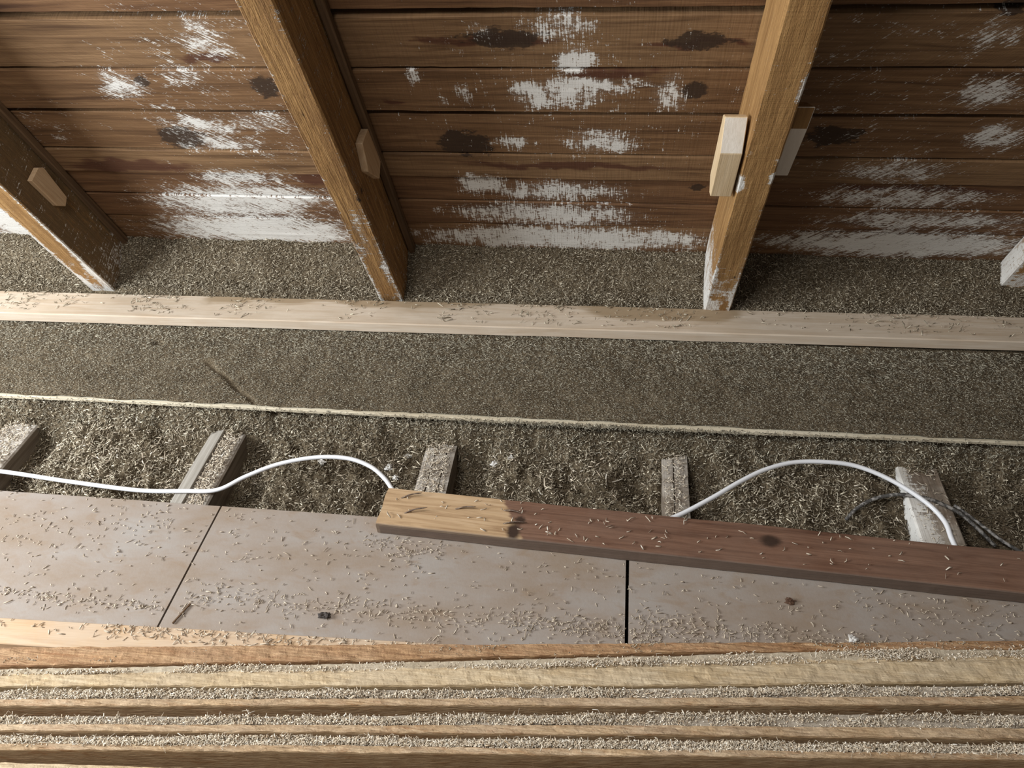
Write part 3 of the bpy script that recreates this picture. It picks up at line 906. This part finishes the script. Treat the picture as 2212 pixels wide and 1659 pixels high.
OLD2 = [(.775, 1.262, -.016), (.80, 1.240, -.022), (.83, 1.212, -.03), (.862, 1.186, -.04), (.9, 1.165, -.05)]
V, F = tube_mesh(OLD2, .0036, 8, 8)
tag(make_mesh('cable', V, F, CABLE_DARK, smooth=True), 'short dark cable in the hollow right of the whitewashed joist', 'cable')

# ------------------------------------------------------------------ small lumps
def lump(name, p, r, mat, label, cat, seed, group=None):
    import bmesh
    bm = bmesh.new(); bmesh.ops.create_icosphere(bm, subdivisions=3, radius=1)
    for v in bm.verts:
        c = v.co
        k = .9 + 2.2 * (fbm(np.array([c.x * 2.3 + seed]), np.array([c.y * 2.3 + c.z * 1.9]), seed, 4, .7)[0] - .5)
        v.co = Vector((c.x * k * r[0], c.y * k * r[1], c.z * k * r[2]))
    me = bpy.data.meshes.new(name); bm.to_mesh(me); bm.free(); me.materials.append(mat)
    o = bpy.data.objects.new(name, me); col.objects.link(o); o.location = p
    return tag(o, label, cat, group)


for k, (x, y, r, lab) in enumerate(((-.482, 1.332, .012, 'white plaster crumb left of the third joist, beside the cable bend'),
                                    (-.52, 1.29, .010, 'white plaster crumb inside the bend of the white cable'),
                                    (-.499, 1.262, .009, 'white plaster crumb just above the bare end of the beam'),
                                    (-.265, 1.338, .011, 'greyish crumb in the hollow right of the third joist'),
                                    (-.225, 1.348, .008, 'small white crumb, right one of two beside the third joist'),
                                    (-.692, 1.295, .010, 'white plaster crumb under the crest of the cable'),
                                    (.655, 1.352, .009, 'grey crumb near the top of the arched cable'))):
    zz = float(h_pit(np.array([x]), np.array([y]))[0]) + r * .3
    lump('plaster_crumb', (x, y, zz), (r, r * .8, r * .8), LUMP, lab, 'plaster crumb', k + 3, 'plaster crumbs in the sawdust')
lump('bark_crumb', (-.534, .841, .004), (.011, .008, .005), DARK_LUMP, 'dark crumb lying among chips on the middle panel', 'crumb', 40)
lump('bark_crumb', (.378, .962, .003), (.010, .007, .004), plain('brown_bark', (.09, .045, .025), .9), 'brown crumb lying on the right panel below the beam', 'crumb', 41)
sp = extrude('splinter', (-.835, .795, .0025), (.32, .947, 0), (.947, -.32, 0), EZ, .05, rect_section(.0035, .003, .0006, .01), 10, DARK_WOOD, None, wobble=.001, seed=91)
tag(sp, 'dark splinter lying on the panel beside the slanting joint', 'splinter')
lump('fluff_tuft', (.48, .885, .006), (.009, .007, .006), LUMP, 'pale fluffy tuft at the top edge of the foreground boards', 'tuft', 42)

# ------------------------------------------------------------------ foreground boards standing on edge
TAN = wood('rough_sawn_tan_board', (.3, .18, .09), (.54, .38, .22), (.66, .5, .33), fibre=1.8, bump=1.0, dust=(.5, .43, .35), dust_amt=.25, band=22, rough_spots=(.35, .175, .07), groove=(.5, .45, .38))
ORANGE = wood('rough_orange_board', (.22, .105, .045), (.47, .28, .14), (.58, .39, .225), fibre=2.0, bump=1.0, band=26, dust=(.5, .38, .26), dust_amt=.2, rough_spots=(.3, .13, .05))
PALE_TAN = wood('cut_tan_board', (.36, .25, .13), (.58, .44, .27), (.66, .53, .35), fibre=1.6, bump=.8, band=16, dust=(.52, .46, .37), dust_amt=.3, rough_spots=(.44, .3, .15), groove=(.5, .42, .31))
SMOOTH_TAN = wood('smooth_tan_board', (.36, .22, .11), (.5, .345, .21), (.56, .42, .28), bump=.15, band=6, dust=(.45, .38, .31), dust_amt=.45)

flat = extrude('flat_board', (-1.75, .717, .0105), (1, .0325, 0), (-.0325, 1, 0), EZ, 1.55, rect_section(.056, .02, .0015, .02), 60, SMOOTH_TAN, None, wobble=.0008, seed=101)
tag(flat, 'smooth tan board lying flat behind the foreground boards, tapering out of sight to the right', 'board')
H0 = .13
STX = np.array([-1.9, -1.0, -.42, .15, .70, 1.3])


def edge_board(yb, yf, h, drop, mat, label, seed, lip=.46, groove=.009, thick_front=0):
    """a board standing on edge; yb/yf: back and front edge of its top at the stations STX"""
    root = bpy.data.objects.new('edge_board', None); col.objects.link(root)
    tag(root, label, 'board', 'rough boards in the foreground')
    n = 700
    x = np.linspace(STX[0], STX[-1], n + 1)
    B = np.interp(x, STX, yb); Fr = np.interp(x, STX, yf)
    k = np.hanning(41); k /= k.sum()
    pad = lambda q: np.convolve(np.pad(q, 20, mode='reflect', reflect_type='odd'), k, 'valid')
    B, Fr = pad(B), pad(Fr)
    root.location = (0, float(np.mean(Fr)), .0005)
    off = np.array([0, float(np.mean(Fr)), .0005])
    # outline from back bottom over the top to the front bottom: t = 0 back .. 1 front
    prof = [(0.0, 0.004), (0.0, h * .5), (0.0, h - groove * .6 - .002), (.04, h - groove * .6), (.2, h - groove), (.4, h - groove), (1 - lip, h - groove * .75),
            (1 - lip + .05, h), (1 - lip * .8, h), (1 - lip * .6, h), (1 - lip * .4, h), (1 - lip * .2, h), (.97, h), (1.0, h - .003), (1.0, h - .02), (1.0, h * .6), (1.0, .004)]
    m = len(prof)
    T = np.array([p[0] for p in prof]); Zp = np.array([p[1] for p in prof])
    A = np.repeat(x, m); tt = np.tile(T, n + 1); zz = np.tile(Zp, n + 1)
    Yv = np.repeat(B, m) * (1 - tt) + np.repeat(Fr, m) * tt
    rough = (fbm(A * 60, tt * 9 + seed, seed, 3) - .5)
    top = zz > h * .8
    zz = zz + np.where(top, rough * .004 + (fbm(A * 45, tt * 22 + seed, seed + 21, 3) - .5) * .004, 0) + np.where(top, (fbm(A * 9, tt * 2 + seed, seed + 3, 2) - .5) * .004, 0) - drop * 0
    Yv = Yv + np.where((tt > .9) & top, (fbm(A * 30, zz * 30, seed + 8, 3) - .5) * .002, 0)
    V = np.stack([A, Yv, zz], -1) - np.array([0, off[1], 0])
    i = np.arange(n)[:, None] * m; j = np.arange(m)[None, :]; j2 = (j + 1) % m
    Q = np.stack([i + j, i + j2, i + m + j2, i + m + j], -1).reshape(-1, 4)
    faces = [tuple(q) for q in Q] + [tuple(range(m)), tuple(range(n * m + m - 1, n * m - 1, -1))]
    g = np.stack([A + seed * 3.3, Yv + seed, zz], -1)
    gm = np.where(top & (tt < 1 - lip + .01), .8, 0.0) * (0.0 if lip > .8 else 1.0)
    make_mesh('board_body', V, faces, mat, root, {'grain': ('FLOAT_VECTOR', g), 'marks': ('FLOAT_COLOR', np.stack([gm, 0 * gm, 0 * gm, 0 * gm + 1], -1))})
    return root, off, x, B, Fr


def fluff(root, off, x, B, Fr, h, cnt, lo=.0, hi=.55, size=1.0, mat=None, x0=-1.25, x1=.95, patchy=.4, seed=0):
    """crumbs and fibres caught in the groove along the top of a board"""
    for part, (num, ln, wd, cu, up) in enumerate(((cnt, .0036, (.0012, .0026), .5, .006), (cnt // 9, .0085, (.0006, .0012), 1.6, .011))):
        n = int(num)
        xs = rng.uniform(x0, x1, n); t = np.clip(lo + (hi - lo) * rng.beta(1.5, 1.5, n) + rng.normal(0, .03, n), 0, .98)
        d = fbm(xs * 12, t * 3, 140 + seed, 4)
        ok = rng.random(n) < np.clip((d - patchy + .2) * 3.4, .06, 1)
        xs, t, d = xs[ok], t[ok], d[ok]; n = len(xs)
        b = np.interp(xs, x, B); f = np.interp(xs, x, Fr)
        z = h - .008 + rng.random(n) ** 1.6 * up + np.clip(d - .45, 0, 1) * .022
        p = np.stack([xs, b * (1 - t) + f * t - off[1], z], -1)
        chips('groove_fluff', mat or FLUFF, p, rng.lognormal(math.log(ln), .4, n) * size, rng.uniform(*wd, n) * size, rng.uniform(wd[0] * .8, wd[1] * .8, n) * size,
              np.clip(rng.normal(.55, .22, n), 0, 1), None, None, .5, curl=cu, stations=3, parent=root)


def st(*ys):        # y at the stations from the four measured ones
    ys = list(ys)
    a = ys[0] - (ys[1] - ys[0]) / .58 * .9; b = ys[-1] + (ys[-1] - ys[-2]) / .55 * .6
    return [a] + ys + [b]


A_ = edge_board(st(.651, .713, .771, .829), st(.612, .679, .752, .812), .128, 0, ORANGE, 'rough orange-brown board, farthest of the foreground row, partly hidden at the right', 111, lip=.9, groove=.004)
B_ = edge_board(st(.608, .675, .748, .819), st(.574, .632, .691, .753), .13, 0, PALE_TAN, 'thick tan board with scratched cut face, second of the foreground row from the back', 112, lip=.62, groove=.005)
C_ = edge_board(st(.567, .627, .689, .748), st(.538, .598, .655, .714), .13, 0, TAN, 'rough tan board with white fluff, third of the foreground row from the back', 113)
D_ = edge_board(st(.524, .583, .644, .699), st(.496, .553, .607, .657), .13, 0, TAN, 'rough tan board, fourth of the foreground row, with tufts of fluff at the right', 114)
E_ = edge_board(st(.489, .548, .600, .650), st(.466, .521, .574, .625), .13, 0, TAN, 'board with the whitest fluff, nearest whole one of the foreground row', 115)
F_ = edge_board(st(.452, .497, .545, .596), st(.42, .465, .515, .566), .122, 0, PALE_TAN, 'nearest board, only a tan corner showing at the bottom left', 116, lip=.92, groove=.003)
fluff(*A_, .128, 2500, .05, .95, .8, CHIP, patchy=.6, seed=1)
fluff(*B_, .13, 9000, .0, .36, patchy=.5, seed=2)
fluff(*C_, .13, 13000, patchy=.47, seed=3)
fluff(*D_, .13, 13000, patchy=.45, seed=4)
fluff(*E_, .13, 17000, .0, .66, 1.1, patchy=.36, seed=5)
# dust and chips on the flat board
n = 330
x = np.concatenate([rng.uniform(-.95, -.3, 300), rng.uniform(-1.3, -.9, 30)])[:n]
y = .717 + (x + 1.75) * .0325 + .028 - .003 - rng.random(len(x)) ** 1.3 * .03
chips('wood_shavings', CHIP_PALE, np.stack([x, y, .0215 + rng.uniform(0, .003, len(x))], -1), rng.lognormal(math.log(.0085), .35, len(x)), rng.uniform(.0015, .003, len(x)),
      rng.uniform(.001, .002, len(x)), rng.uniform(.1, .8, len(x)), 'shavings piled along the flat tan board', 'shavings', .2, curl=.8, stations=3)
